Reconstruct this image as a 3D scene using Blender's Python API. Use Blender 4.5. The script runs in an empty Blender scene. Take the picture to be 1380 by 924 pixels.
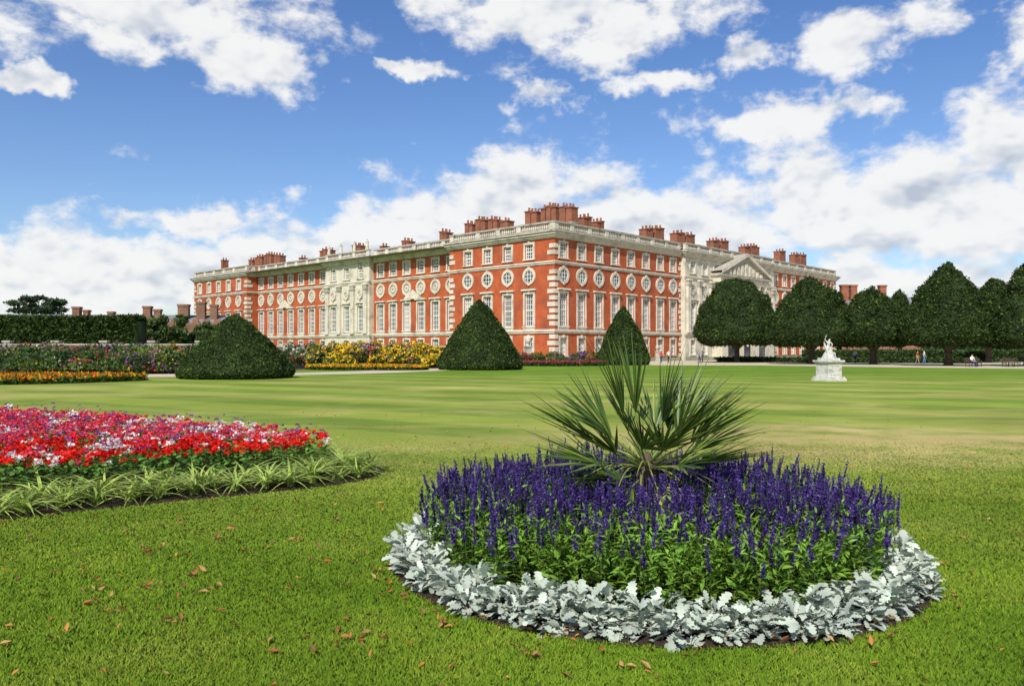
import bpy, math, random
import numpy as np
from mathutils import Vector, noise as mnoise
rng = np.random.default_rng(11)
random.seed(5)
scene = bpy.context.scene
COL = scene.collection
R = math.radians

# ------------------------------------------------------------------ helpers
def link(o, parent=None):
    COL.objects.link(o)
    if parent: o.parent = parent
    return o
def empty(name, loc=(0,0,0)):
    e = bpy.data.objects.new(name, None); e.location = loc; e.empty_display_size = .5
    COL.objects.link(e); return e
def mesh_np(name, V, F, mat, col=None, smooth=False, parent=None, loc=None):
    V = np.asarray(V, dtype=np.float32); me = bpy.data.meshes.new(name)
    groups = F if isinstance(F, list) and len(F) and isinstance(F[0], np.ndarray) else [np.asarray(F)]
    me.vertices.add(len(V)); me.vertices.foreach_set('co', V.ravel())
    li = np.concatenate([g.ravel() for g in groups]).astype(np.int32)
    tot = np.concatenate([np.full(len(g), g.shape[1]) for g in groups]).astype(np.int32)
    st = np.concatenate([[0], np.cumsum(tot)[:-1]]).astype(np.int32)
    me.loops.add(len(li)); me.loops.foreach_set('vertex_index', li)
    me.polygons.add(len(tot)); me.polygons.foreach_set('loop_start', st)
    try: me.polygons.foreach_set('loop_total', tot)
    except Exception: pass
    me.update(calc_edges=True); me.validate()
    if col is not None:
        a = me.color_attributes.new('Col', 'FLOAT_COLOR', 'POINT')
        c = np.ones((len(V), 4), dtype=np.float32); c[:, :3] = col
        a.data.foreach_set('color', c.ravel())
    if smooth: me.polygons.foreach_set('use_smooth', np.ones(len(tot), dtype=bool))
    me.materials.append(mat)
    o = bpy.data.objects.new(name, me); link(o, parent)
    if loc is not None: o.location = loc
    return o
class Acc:
    """accumulates quads + colours"""
    def __init__(s): s.V=[]; s.F=[]; s.C=[]; s.n=0
    def add(s, V, F, C=(1,1,1)):
        V=np.asarray(V,float).reshape(-1,3); F=np.asarray(F)
        s.V.append(V); s.F.append(F+s.n); s.n+=len(V)
        C=np.asarray(C,float)
        s.C.append(np.broadcast_to(C,(len(V),3)) if C.ndim==1 else C)
    def obj(s,name,mat,**k):
        fs={}
        for f in s.F: fs.setdefault(f.shape[1],[]).append(f)
        return mesh_np(name,np.concatenate(s.V),[np.concatenate(v) for v in fs.values()],mat,col=np.concatenate(s.C),**k)
def inst(bV,bF,M,T):
    n=len(T); nv=len(bV)
    V=np.einsum('nij,vj->nvi',M,bV)+T[:,None,:]
    F=bF[None]+(np.arange(n)*nv)[:,None,None]
    return V.reshape(-1,3),F.reshape(-1,bF.shape[1])
def rotM(yaw,pitch,roll,scale):
    """leaf along +Y, normal +Z: roll about Y, pitch up about X, yaw about Z"""
    yaw=np.asarray(yaw);n=len(yaw)
    def m(a,ax):
        c,s=np.cos(a),np.sin(a);z=np.zeros(n);o=np.ones(n)
        if ax=='x': r=[[o,z,z],[z,c,-s],[z,s,c]]
        if ax=='y': r=[[c,z,s],[z,o,z],[-s,z,c]]
        if ax=='z': r=[[c,-s,z],[s,c,z],[z,z,o]]
        return np.moveaxis(np.array(r),-1,0)
    pitch=np.broadcast_to(pitch,(n,));roll=np.broadcast_to(roll,(n,))
    M=m(yaw,'z')@m(pitch,'x')@m(roll,'y')
    sc=np.broadcast_to(np.asarray(scale,float),(n,))
    return M*sc[:,None,None]
def leaf(L,W,prof,droop=0.,fold=.15):
    n=len(prof);V=[]
    for i,p in enumerate(prof):
        t=i/(n-1);y=L*t*(1-.25*droop*t);z=-droop*L*t*t*.8
        V+= [(-W*p/2,y,z+fold*W*p),(0,y,z),(W*p/2,y,z+fold*W*p)]
    F=[]
    for i in range(n-1):
        a=i*3;F+=[(a,a+1,a+4,a+3),(a+1,a+2,a+5,a+4)]
    return np.array(V),np.array(F)
def tube(path,rad,ns=8,cap=True):
    path=[Vector(p) for p in path];V=[];F=[]
    for i,p in enumerate(path):
        d=(path[min(i+1,len(path)-1)]-path[max(i-1,0)]).normalized()
        up=Vector((0,0,1)) if abs(d.z)<.9 else Vector((1,0,0))
        a=d.cross(up).normalized();b=d.cross(a)
        for k in range(ns):
            t=2*math.pi*k/ns;V.append(p+rad[i]*(math.cos(t)*a+math.sin(t)*b))
    for i in range(len(path)-1):
        for k in range(ns):
            k2=(k+1)%ns;F.append((i*ns+k,i*ns+k2,(i+1)*ns+k2,(i+1)*ns+k))
    return np.array([tuple(v) for v in V]),np.array(F)
def inpoly(P,poly):
    x,y=P[:,0],P[:,1];c=np.zeros(len(P),bool);n=len(poly)
    for i in range(n):
        x1,y1=poly[i];x2,y2=poly[(i+1)%n]
        if y1==y2: continue
        k=((y1>y)!=(y2>y))&(x<(x2-x1)*(y-y1)/(y2-y1)+x1);c^=k
    return c
def rand_in(poly,n):
    p=np.array(poly);lo,hi=p.min(0),p.max(0);out=np.zeros((0,2))
    while len(out)<n:
        q=rng.uniform(lo,hi,(n*2,2));out=np.concatenate([out,q[inpoly(q,poly)]])
    return out[:n]
def smooth_poly(poly,it=2):
    p=[np.array(q,float) for q in poly]
    for _ in range(it):
        o=[]
        for i in range(len(p)):
            a,b=p[i],p[(i+1)%len(p)];o+=[a*.75+b*.25,a*.25+b*.75]
        p=o
    return [tuple(q) for q in p]
def sheet(name,poly,z,mat):
    me=bpy.data.meshes.new(name);me.from_pydata([(x,y,z) for x,y in poly],[],[tuple(range(len(poly)))])
    me.materials.append(mat);return link(bpy.data.objects.new(name,me))

# ------------------------------------------------------------------ materials
def newmat(name):
    m=bpy.data.materials.new(name);m.use_nodes=True;nt=m.node_tree
    b=nt.nodes['Principled BSDF'];b.inputs['Specular IOR Level'].default_value=.3
    return m,nt,b
def ramp(nt,stops,fac=None,interp='LINEAR'):
    r=nt.nodes.new('ShaderNodeValToRGB');r.color_ramp.interpolation=interp;e=r.color_ramp.elements
    while len(e)<len(stops): e.new(.5)
    for i,(p,c) in enumerate(stops): e[i].position=p;e[i].color=(*c,1) if len(c)==3 else c
    if fac: nt.links.new(fac,r.inputs[0])
    return r.outputs[0]
def noisen(nt,scale,detail=4,rough=.55,vec=None,dist=0):
    n=nt.nodes.new('ShaderNodeTexNoise');n.inputs['Scale'].default_value=scale;n.inputs['Detail'].default_value=detail
    n.inputs['Roughness'].default_value=rough;n.inputs['Distortion'].default_value=dist
    if vec: nt.links.new(vec,n.inputs['Vector'])
    return n.outputs['Fac']
def pos(nt): return nt.nodes.new('ShaderNodeNewGeometry').outputs['Position']
def mix(nt,f,a,b,mode='MIX'):
    m=nt.nodes.new('ShaderNodeMix');m.data_type='RGBA';m.blend_type=mode
    for s,v in ((0,f),(6,a),(7,b)):
        if isinstance(v,(int,float)): m.inputs[s].default_value=v
        elif isinstance(v,tuple): m.inputs[s].default_value=(*v,1)
        else: nt.links.new(v,m.inputs[s])
    return m.outputs[2]
def mth(nt,op,a,b=None,c=None,clamp=False):
    m=nt.nodes.new('ShaderNodeMath');m.operation=op;m.use_clamp=clamp
    for i,v in enumerate((a,b,c)):
        if v is None: continue
        if isinstance(v,(int,float)): m.inputs[i].default_value=v
        else: nt.links.new(v,m.inputs[i])
    return m.outputs[0]
def bump(nt,b,h,dist=.02,st=.5):
    n=nt.nodes.new('ShaderNodeBump');n.inputs['Distance'].default_value=dist;n.inputs['Strength'].default_value=st
    nt.links.new(h,n.inputs['Height']);nt.links.new(n.outputs[0],b.inputs['Normal'])
def varmat(name,c1,c2,scale=1.,rough=.85,c3=None,s2=None,bumpd=0,spec=.3):
    m,nt,b=newmat(name);p=pos(nt);f=noisen(nt,scale,4,.6,p)
    c=ramp(nt,[(.3,c1),(.7,c2)],f)
    if c3 is not None:
        g=noisen(nt,s2,4,.6,p);f2=ramp(nt,[(.5,(0,0,0)),(.72,(1,1,1))],g);c=mix(nt,f2,c,c3)
    nt.links.new(c,b.inputs['Base Color']);b.inputs['Roughness'].default_value=rough
    b.inputs['Specular IOR Level'].default_value=spec
    if bumpd: bump(nt,b,noisen(nt,scale*4,5,.65,p),bumpd,.7)
    return m
def colmat(name,rough=.6,trans=.25,spec=.3,var=.35,scale=8):
    m,nt,b=newmat(name);a=nt.nodes.new('ShaderNodeAttribute');a.attribute_name='Col'
    p=pos(nt);f=noisen(nt,scale,2,.6,p)
    v=ramp(nt,[(.3,(1-var,)*3),(.7,(1+var*.5,)*3)],f)
    c=mix(nt,1.,a.outputs['Color'],v,'MULTIPLY')
    nt.links.new(c,b.inputs['Base Color']);b.inputs['Roughness'].default_value=rough
    b.inputs['Specular IOR Level'].default_value=spec
    if trans:
        t=nt.nodes.new('ShaderNodeBsdfTranslucent');nt.links.new(c,t.inputs[0])
        x=nt.nodes.new('ShaderNodeMixShader');x.inputs[0].default_value=trans
        nt.links.new(b.outputs[0],x.inputs[1]);nt.links.new(t.outputs[0],x.inputs[2])
        nt.links.new(x.outputs[0],nt.nodes['Material Output'].inputs[0])
    return m
M_leaf=colmat('foliage_leaf',trans=.3)
M_petal=colmat('petal',rough=.7,trans=.25,spec=.1,var=.15,scale=20)
M_yew=colmat('yew_foliage',rough=.7,trans=.15,spec=.15,var=.45,scale=.9)
M_silver=colmat('silver_leaf',rough=.8,trans=.15,spec=.15,var=.14,scale=15)
M_palm=colmat('palm_leaf',rough=.42,trans=.25,spec=.45,var=.25,scale=5)
M_bark=varmat('bark',(.05,.035,.025),(.12,.09,.065),6,c3=(.03,.025,.02),s2=2,bumpd=.03)
M_brick=varmat('red_brick',(.36,.072,.027),(.49,.118,.042),.9,c3=(.24,.065,.035),s2=.25)
M_brickd=varmat('chimney_brick',(.22,.085,.05),(.34,.125,.07),1.2,c3=(.13,.07,.05),s2=.7)
M_brickold=varmat('old_brick',(.17,.09,.06),(.27,.14,.09),1.,c3=(.12,.08,.06),s2=.4)
M_stone=varmat('portland_stone',(.54,.49,.40),(.68,.63,.52),1.4,c3=(.34,.31,.25),s2=.55)
M_stoneg=varmat('weathered_stone',(.30,.28,.23),(.48,.44,.37),1.8,c3=(.18,.17,.15),s2=.8)
M_statue=varmat('white_marble',(.50,.49,.45),(.66,.65,.61),4,c3=(.28,.28,.25),s2=3)
M_frame=varmat('painted_sash',(.70,.69,.65),(.80,.79,.75),3)
M_blind=varmat('window_blind',(.35,.35,.33),(.5,.49,.45),.7)
M_lead=varmat('lead_roof',(.16,.17,.18),(.24,.25,.26),1.)
M_gravel=varmat('gravel',(.50,.42,.29),(.60,.52,.38),3,c3=(.42,.36,.26),s2=.3,bumpd=.01)
M_soil=varmat('soil',(.022,.014,.009),(.055,.036,.022),14,c3=(.08,.055,.035),s2=40,bumpd=.03)
M_wood=varmat('dark_wood',(.05,.035,.025),(.10,.07,.05),5)
m,nt,b=newmat('window_glass');f=noisen(nt,.35,2,.5,pos(nt))
nt.links.new(ramp(nt,[(.35,(.03,.035,.04)),(.7,(.14,.15,.16))],f),b.inputs['Base Color']);b.inputs['Roughness'].default_value=.12;b.inputs['Specular IOR Level'].default_value=.6
M_glass=m

def lawn_color(nt):
    p=pos(nt)
    big=noisen(nt,.18,4,.6,p);med=noisen(nt,.8,5,.62,p);fine=noisen(nt,28,3,.7,p)
    sx=nt.nodes.new('ShaderNodeSeparateXYZ');nt.links.new(p,sx.inputs[0])
    def mr(a,b_):
        r=nt.nodes.new('ShaderNodeMapRange');nt.links.new(sx.outputs[1],r.inputs[0]);r.inputs[1].default_value=a;r.inputs[2].default_value=b_;return r.outputs[0]
    far=mr(6,18);vfar=mth(nt,'SUBTRACT',1.,mr(38,60));mid=mth(nt,'MULTIPLY',far,vfar)
    c=ramp(nt,[(.28,(.120,.222,.013)),(.5,(.168,.285,.020)),(.74,(.265,.345,.040))],med)
    c=mix(nt,mth(nt,'MULTIPLY',mid,.55),c,(.40,.43,.080))
    c=mix(nt,mth(nt,'MULTIPLY',far,.25),c,(.30,.42,.06))
    def stripes(dx,dy,per,wob):
        vr=nt.nodes.new('ShaderNodeVectorMath');vr.operation='DOT_PRODUCT';nt.links.new(p,vr.inputs[0]);vr.inputs[1].default_value=(dx,dy,0)
        s=mth(nt,'SINE',mth(nt,'ADD',mth(nt,'MULTIPLY',vr.outputs['Value'],2*math.pi/per),mth(nt,'MULTIPLY',big,wob)))
        return mth(nt,'MULTIPLY_ADD',s,2.2,.5,clamp=True)
    s1=stripes(.53,.848,4.4,.9)
    dark=mix(nt,1.,c,(.66,.78,.68),'MULTIPLY')
    c=mix(nt,mth(nt,'MULTIPLY',s1,mth(nt,'MULTIPLY_ADD',far,.70,.25)),c,dark)
    d=nt.nodes.new('ShaderNodeMapping');nt.links.new(p,d.inputs[0]);d.inputs['Scale'].default_value=(.12,.26,1);d.inputs['Rotation'].default_value=(0,0,.45)
    dn=noisen(nt,1.,5,.65,d.outputs[0],.4)
    df=mth(nt,'MULTIPLY',ramp(nt,[(.47,(0,0,0)),(.66,(1,1,1))],dn),mid)
    c=mix(nt,mth(nt,'MULTIPLY',df,.75),c,(.54,.47,.16))
    ex=mth(nt,'DIVIDE',mth(nt,'SUBTRACT',sx.outputs[0],6.5),7.);ey=mth(nt,'DIVIDE',mth(nt,'SUBTRACT',sx.outputs[1],15.5),4.2)
    e=mth(nt,'SUBTRACT',1.,mth(nt,'ADD',mth(nt,'MULTIPLY',ex,ex),mth(nt,'MULTIPLY',ey,ey)),clamp=True)
    e=mth(nt,'MULTIPLY',e,mth(nt,'MULTIPLY_ADD',med,4.0,-1.2),clamp=True)
    c=mix(nt,mth(nt,'MULTIPLY',e,.85),c,(.58,.46,.19))
    v=ramp(nt,[(.3,(.75,)*3),(.7,(1.18,)*3)],fine);c=mix(nt,.8,c,v,'MULTIPLY')
    v=ramp(nt,[(.35,(.80,)*3),(.7,(1.12,)*3)],big);c=mix(nt,1.,c,v,'MULTIPLY')
    return c,p
m,nt,b=newmat('lawn_turf');c,p=lawn_color(nt);c=mix(nt,1.,c,(.86,.86,.86),'MULTIPLY');nt.links.new(c,b.inputs['Base Color']);b.inputs['Roughness'].default_value=.9;b.inputs['Specular IOR Level'].default_value=.1
bump(nt,b,noisen(nt,60,4,.7,p),.02,.6);M_lawn=m
m,nt,b=newmat('grass_blade');c,p=lawn_color(nt);a=nt.nodes.new('ShaderNodeAttribute');a.attribute_name='Col'
c=mix(nt,1.,c,a.outputs['Color'],'MULTIPLY');nt.links.new(c,b.inputs['Base Color']);b.inputs['Roughness'].default_value=.8;b.inputs['Specular IOR Level'].default_value=.1
ge=nt.nodes.new('ShaderNodeNewGeometry');vm=nt.nodes.new('ShaderNodeVectorMath');vm.operation='SCALE';nt.links.new(ge.outputs['Normal'],vm.inputs[0]);vm.inputs['Scale'].default_value=.3
va=nt.nodes.new('ShaderNodeVectorMath');va.operation='ADD';nt.links.new(vm.outputs[0],va.inputs[0]);va.inputs[1].default_value=(0,0,1)
vn=nt.nodes.new('ShaderNodeVectorMath');vn.operation='NORMALIZE';nt.links.new(va.outputs[0],vn.inputs[0]);nt.links.new(vn.outputs[0],b.inputs['Normal']);M_blade=m

# ------------------------------------------------------------------ ground
sheet('lawn',[(-1500,-300),(1500,-300),(1500,2500),(-1500,2500)],0,M_lawn)
g1=[(-9,94),(2,92),(14,92),(28,92),(40,80),(52,72),(75,62),(110,56),(150,75),(150,190),(90,200),(60,165),(7,112),(-5,116)]
sheet('gravel_walk',g1,.004,M_gravel)
sheet('gravel_path',smooth_poly([(-45,50),(-22.9,50.6),(-12,57),(-7,65),(-4,74),(-6,78),(-11,72),(-14,63),(-22,58),(-45,57)],2),.006,M_gravel)

# beds
CX,CY=1.14,6.72
circ=lambda r,n=64:[(CX+r*math.cos(2*math.pi*i/n),CY+r*math.sin(2*math.pi*i/n)) for i in range(n)]
sheet('round_bed_soil',circ(2.12),.008,M_soil)
bedL=smooth_poly([(-1.8,10.75),(-1.8,11.9),(-4.5,14.1),(-9,17.3),(-15,19),(-15,9),(-8.5,6.0),(-5.2,8.05),(-3.7,9.2),(-2.4,10.0)],2)
bedIn=smooth_poly([(-2.6,11.2),(-2.6,12.0),(-4.9,13.8),(-9,16.9),(-14.8,18.6),(-14.8,9.4),(-8.8,6.9),(-5.6,8.95),(-4.2,10.1),(-3.1,10.8)],2)
sheet('flower_bed_soil',bedL,.008,M_soil)

# grass blades
n=850000
d=(math.sqrt(3.4)+(math.sqrt(16)-math.sqrt(3.4))*rng.random(n))**2
X=(rng.random(n)*2-1)*(.72*d+.6)
keep=((X-CX)**2+(d-CY)**2>2.10**2)&~inpoly(np.c_[X,d],bedL)&(rng.random(n)>np.clip((d-9)/7,0,1))
X,d=X[keep],d[keep];n=len(d)
w=.0018+.0005*d;h=(.012+.018*rng.random(n))*np.clip(1.3-d/16,.35,1)
yaw=rng.random(n)*6.28;lean=rng.normal(0,.013,(n,2))
V=np.zeros((n,3,3));V[:,0]=np.c_[X-w*np.cos(yaw),d-w*np.sin(yaw),np.zeros(n)];V[:,1]=np.c_[X+w*np.cos(yaw),d+w*np.sin(yaw),np.zeros(n)]
V[:,2]=np.c_[X+lean[:,0],d+lean[:,1],h]
tint=(.80+.5*rng.random(n))[:,None]*np.array([1,1,1])+(rng.random(n)<.05)[:,None]*np.array([.9,.35,.5])
mesh_np('grass',V.reshape(-1,3),np.arange(n*3).reshape(-1,3),M_blade,col=np.repeat(tint,3,0))

# fallen leaves
lv,lf=leaf(.065,.030,[.1,.7,1,.75,.45,.05],droop=-.35,fold=.45)
n=640
q=np.c_[rng.uniform(-9,9,12000),rng.uniform(3.6,22,12000)]
k=(np.abs(q[:,0])<.75*q[:,1])&((q[:,0]-CX)**2+(q[:,1]-CY)**2>2.2**2)&~inpoly(q,bedL)
wt=np.where(q[:,0]<1,1,.25)*np.clip(14/q[:,1]**1.3,.05,1);k&=rng.random(12000)<wt;q=q[k][:n]
th=rng.uniform(3.3,6.2,90);q2=np.c_[CX+np.cos(th)*rng.uniform(1.98,2.35,90),CY+np.sin(th)*rng.uniform(1.98,2.35,90)]
q=np.r_[q,q2]
for _ in range(22):
    c0=np.array([rng.uniform(-3.2,1),rng.uniform(3.9,7.5)]);q=np.r_[q,c0+rng.normal(0,.05,(6,2))] if (c0[0]-CX)**2+(c0[1]-CY)**2>5.2 else q
n=len(q);M=rotM(rng.random(n)*6.28,rng.normal(0,.35,n),rng.normal(0,.6,n),rng.uniform(.3,1.05,n))
V,F=inst(lv,lf,M,np.c_[q,rng.uniform(.024,.036,n)])
cc=np.array([(.60,.25,.07),(.42,.15,.05),(.58,.34,.13),(.28,.13,.06),(.60,.24,.06)])[rng.integers(0,5,n)]
mesh_np('fallen_leaves',V,F,M_leaf,col=np.repeat(cc,len(lv),0))

# ------------------------------------------------------------------ round bed: salvia
def disc(r,sp,jit=.5):
    g=np.arange(-r,r,sp);x,y=np.meshgrid(g,g);p=np.c_[x.ravel(),y.ravel()]+rng.uniform(-jit,jit,(x.size,2))*sp
    return p[(p**2).sum(1)<r*r]
RS=1.80
P=disc(RS,.108);rr=np.sqrt((P**2).sum(1));n=len(P)
H=.50+.07*rng.random(n)-.06*(rr/RS)**4+.05*np.sin(P[:,0]*3)*np.cos(P[:,1]*2.4)
acc=Acc();lv,lf=leaf(.088,.025,[.12,.85,1,.6,.03],droop=.35)
out=np.arctan2(P[:,1],P[:,0])
leanx=np.where(rr>1.2,(rr-1.2)*.10,0)
NL=36
for j in range(NL):
    t=(j+rng.random(n))/NL
    z=.04+t*(H-.02);base=np.c_[CX+P[:,0]+np.cos(out)*leanx*t,CY+P[:,1]+np.sin(out)*leanx*t,z]
    base[:,:2]+=rng.normal(0,.014,(n,2))
    M=rotM(rng.random(n)*6.28,rng.normal(.35,.35,n)+.4*t,rng.normal(0,.4,n),rng.uniform(.65,1.2,n)*(1.05-.3*t))
    V,F=inst(lv,lf,M,base)
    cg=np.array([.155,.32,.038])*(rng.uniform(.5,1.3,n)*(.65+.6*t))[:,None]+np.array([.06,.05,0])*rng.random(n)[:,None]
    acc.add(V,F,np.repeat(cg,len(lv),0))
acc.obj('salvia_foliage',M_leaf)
# flower spikes
acc=Acc();k=rng.integers(0,n,int(n*2.6));front=(P[k,1]<-1.0)&(rng.random(len(k))<.50);k=k[~front];ns=len(k)
L=rng.uniform(.09,.20,ns);base=np.c_[CX+P[k,0]+np.cos(out[k])*leanx[k]*1.1,CY+P[k,1]+np.sin(out[k])*leanx[k]*1.1,H[k]+rng.uniform(-.15,.08,ns)]
base[:,:2]+=rng.normal(0,.03,(ns,2));tilt=rng.normal(0,.16,(ns,2))+np.c_[np.cos(out[k]),np.sin(out[k])]*(rr[k]*.07)[:,None]
dirv=np.c_[tilt,np.ones(ns)]
fq=np.array([(-.0078,0,0),(.0078,0,0),(.006,.013,.006),(-.006,.013,.006)]);ff=np.array([[0,1,2,3]])
pc=np.array([(.065,.036,.22),(.105,.052,.30),(.045,.028,.15),(.17,.10,.40)])
shade_=rng.uniform(.5,1.3,ns)
NW=14
for j in range(NW):
    for q in range(5):
        t=(j+.5)/NW;pp=base+dirv*(L*t)[:,None]
        M=rotM(rng.random(ns)*6.28,rng.normal(.3,.5,ns),rng.normal(0,.5,ns),(1.05-.5*t)*rng.uniform(.7,1.3,ns))
        V,F=inst(fq,ff,M,pp+rng.normal(0,.0038,(ns,3)))
        acc.add(V,F,np.repeat(pc[rng.integers(0,4,ns)]*(shade_*rng.uniform(.7,1.2,ns))[:,None],4,0))
st=np.array([(-.002,0,0),(.002,0,0),(.0015,0,1),(-.0015,0,1)]);M=np.zeros((ns,3,3));M[:,0,0]=1;M[:,1,1]=1;M[:,0,2]=dirv[:,0]*(L+.12);M[:,1,2]=dirv[:,1]*(L+.12);M[:,2,2]=L+.12
V,F=inst(st,ff,M,base-dirv*.12);acc.add(V,F,(.07,.10,.05))
acc.obj('salvia_flowers',M_petal)

# dusty miller ring
acc=Acc();lv,lf=leaf(.105,.058,[.12,.3,.75,.45,1,.62,1.0,.55,.75,.25],droop=.4,fold=.12)
cl=[]
for ring,rd in enumerate((1.80,1.88,1.95,2.01)):
    m_=int(2*math.pi*rd/.17)
    for i in range(m_):
        a=2*math.pi*(i+.5*(ring%2)+rng.normal(0,.2))/m_;r_=rd+rng.normal(0,.035);cl.append((CX+r_*math.cos(a),CY+r_*math.sin(a),a,(.7+.5*rng.random())*(1.05-.12*(ring==3))))
cl=np.array(cl);n=len(cl)
for j in range(30):
    t=j/30
    yaw=rng.random(n)*6.28;rad=.02+.045*rng.random(n)
    b_=np.c_[cl[:,0]-np.sin(yaw)*rad,cl[:,1]+np.cos(yaw)*rad,.012+.14*t*cl[:,3]+.01*rng.random(n)]
    M=rotM(yaw,.05+.95*t+rng.normal(0,.3,n),rng.normal(0,.5,n),cl[:,3]*rng.uniform(.55,1.2,n))
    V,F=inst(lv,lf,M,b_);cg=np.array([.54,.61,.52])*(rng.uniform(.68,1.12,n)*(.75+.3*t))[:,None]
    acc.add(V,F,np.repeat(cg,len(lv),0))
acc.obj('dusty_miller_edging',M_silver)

# palm
palm=empty('fan_palm',(1.12,6.75,0))
acc=Acc();pet=Acc()
fans=[(158,66,1.18,20),(140,76,1.10,18),(28,64,1.02,36),(20,46,1.12,46),(-8,34,1.10,46),(40,40,1.08,42),(176,28,1.18,38),(166,42,1.05,36),(192,14,1.08,46),(-35,44,.98,46),(-72,36,.80,56),
      (-110,40,.78,56),(-145,28,.92,46),(60,50,.95,46),(120,50,.90,46),(-22,14,1.05,50),(-60,-4,.8,60),(-120,-4,.8,60),(212,2,.92,50),(255,-32,.68,60),(300,-28,.72,60),(-30,-16,.85,55),(8,22,1.12,42),(-50,18,.85,50),(-85,-10,.75,60),(183,42,.98,30)]
for yw,el,LT,ha in fans:
    yw=R(yw+random.uniform(-4,4));el=R(el)
    a=Vector((math.cos(el)*math.cos(yw),math.cos(el)*math.sin(yw),math.sin(el)))
    s=Vector((-math.sin(yw),math.cos(yw),0));nn=a.cross(s)*-1
    if nn.z<0: nn=-nn
    roll=random.uniform(-.9,.9);s=(s*math.cos(roll)+nn*math.sin(roll)).normalized();nn=s.cross(a)
    if nn.z<0: nn=-nn
    c0=Vector((0,0,.66+.12*math.sin(max(el,0))));lp=LT*.40
    pth=[c0+a*lp*t_+Vector((0,0,-.03*t_*t_)) for t_ in (0,.33,.66,1)]
    V,F=tube(pth,[.014,.010,.009,.008],6);pet.add(V,F,(.18,.26,.05))
    hub=pth[-1];N=20
    old=el<R(-5)
    for i in range(N):
        f=(i+.5)/N*2-1;ang=f*R(ha)+random.uniform(-.06,.06)
        dr=(a*math.cos(ang)+s*math.sin(ang)+nn*(.22*abs(f)+random.uniform(-.10,.16))).normalized()
        LL=LT*.66*(1-.20*f*f)*random.uniform(.75,1.1);w_=.027
        side=dr.cross(nn).normalized();up=side.cross(dr)
        dro=random.uniform(.0,.09)+(.3 if old else 0)
        rows=[];prof=[.35,.9,1,.75,.45,.06]
        for q,pv in enumerate(prof):
            t_=q/5;ctr=hub+dr*LL*t_+Vector((0,0,-1))*dro*LL*t_**2.2
            rows+=[ctr-side*w_*pv/2+up*w_*pv*.28,ctr,ctr+side*w_*pv/2+up*w_*pv*.28]
        F=[]
        for q in range(5):
            z=q*3;F+=[(z,z+1,z+4,z+3),(z+1,z+2,z+5,z+4)]
        g=random.uniform(.45,1.5);cb=Vector((.080,.145,.028))*g
        if old: cb=Vector((.30,.32,.10))*g
        elif random.random()<.22: cb=Vector((.24,.31,.06))
        acc.add([tuple(v) for v in rows],F,tuple(cb))
acc.obj('fronds',M_palm,parent=palm);pet.obj('petioles',M_palm,parent=palm)
V,F=tube([(0,0,0),(0,0,.3),(0,0,.6),(0,0,.75),(0,0,.85)],[.09,.1,.11,.09,.03],12)
mesh_np('trunk',V,F,M_bark,parent=palm)
acc=Acc();lv,lf=leaf(.80,.026,[.7,1,1,.9,.6,.35,.05],droop=.75)
n=60;M=rotM(rng.random(n)*6.28,rng.uniform(.2,1.1,n),rng.normal(0,.2,n),rng.uniform(.6,1,n));V,F=inst(lv,lf,M,np.tile([0,0,.68],(n,1)))
acc.add(V,F,np.repeat(np.array([.36,.40,.09])*rng.uniform(.6,1.2,n)[:,None],len(lv),0));acc.obj('strap_leaves',M_palm,parent=palm)

# ------------------------------------------------------------------ left bed
area=np.array(rand_in(bedIn,30000));n=len(area)
acc=Acc();lv,lf=leaf(.075,.075,[.3,1,1,.4],droop=.2,fold=.1)
M=rotM(rng.random(n)*6.28,rng.normal(.2,.3,n),rng.normal(0,.4,n),rng.uniform(.6,1.1,n))
V,F=inst(lv,lf,M,np.c_[area,rng.uniform(.05,.38,n)])
acc.add(V,F,np.repeat(np.array([.13,.29,.045])*rng.uniform(.5,1.4,n)[:,None],len(lv),0));acc.obj('geranium_foliage',M_leaf)
P=rand_in(bedIn,9500);n=len(P)
def zn(p,s,o): return np.array([mnoise.noise(Vector((a[0]*s+o,a[1]*s,o))) for a in p])
z1=zn(P,.55,3.1);z2=zn(P,1.0,17.7);z3=zn(P,2.2,61.);rr=rng.random(n)
edge=(P[:,1]-(8.9+(P[:,0]+5.6)*.80))
kind=np.where(edge+z1*4<2.6,0,1)
kind=np.where((z2>.27)&(rr<.8),2,kind);kind=np.where((rr<.10),3,kind);kind=np.where((rr>.95),2,kind);kind=np.where((rr>.80)&(rr<.95),np.where(rng.random(n)<.65,0,1),kind)
cols=np.array([(.82,.020,.014),(.82,.085,.14),(.86,.76,.76),(.30,.09,.34)])
gap=(z3<-.18);keep=~(gap&(rr<.85)&(rr>.10));P,kind,z3=P[keep],kind[keep],z3[keep];n=len(P)
zc=.35+.12*rng.random(n)+z3*.08+(kind==3)*.13
acc=Acc();pet=np.array([(-.016,0,0),(.016,0,0),(.014,.028,.006),(-.014,.028,.006)])
sz=np.where(kind==3,.6,1.)*rng.uniform(.55,1.4,n)
for j in range(15):
    th=rng.random(n)*6.28;ph=np.arccos(rng.uniform(-.25,1,n));r_=.034*sz
    o=np.c_[np.sin(ph)*np.cos(th),np.sin(ph)*np.sin(th),np.cos(ph)*.8]*r_[:,None]
    M=rotM(rng.random(n)*6.28,rng.normal(0,.6,n),rng.normal(0,.6,n),sz*.9)
    V,F=inst(pet,np.array([[0,1,2,3]]),M,np.c_[P,zc]+o)
    acc.add(V,F,np.repeat(cols[kind]*rng.uniform(.65,1.2,n)[:,None],4,0))
acc.obj('geranium_flowers',M_petal)
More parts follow.
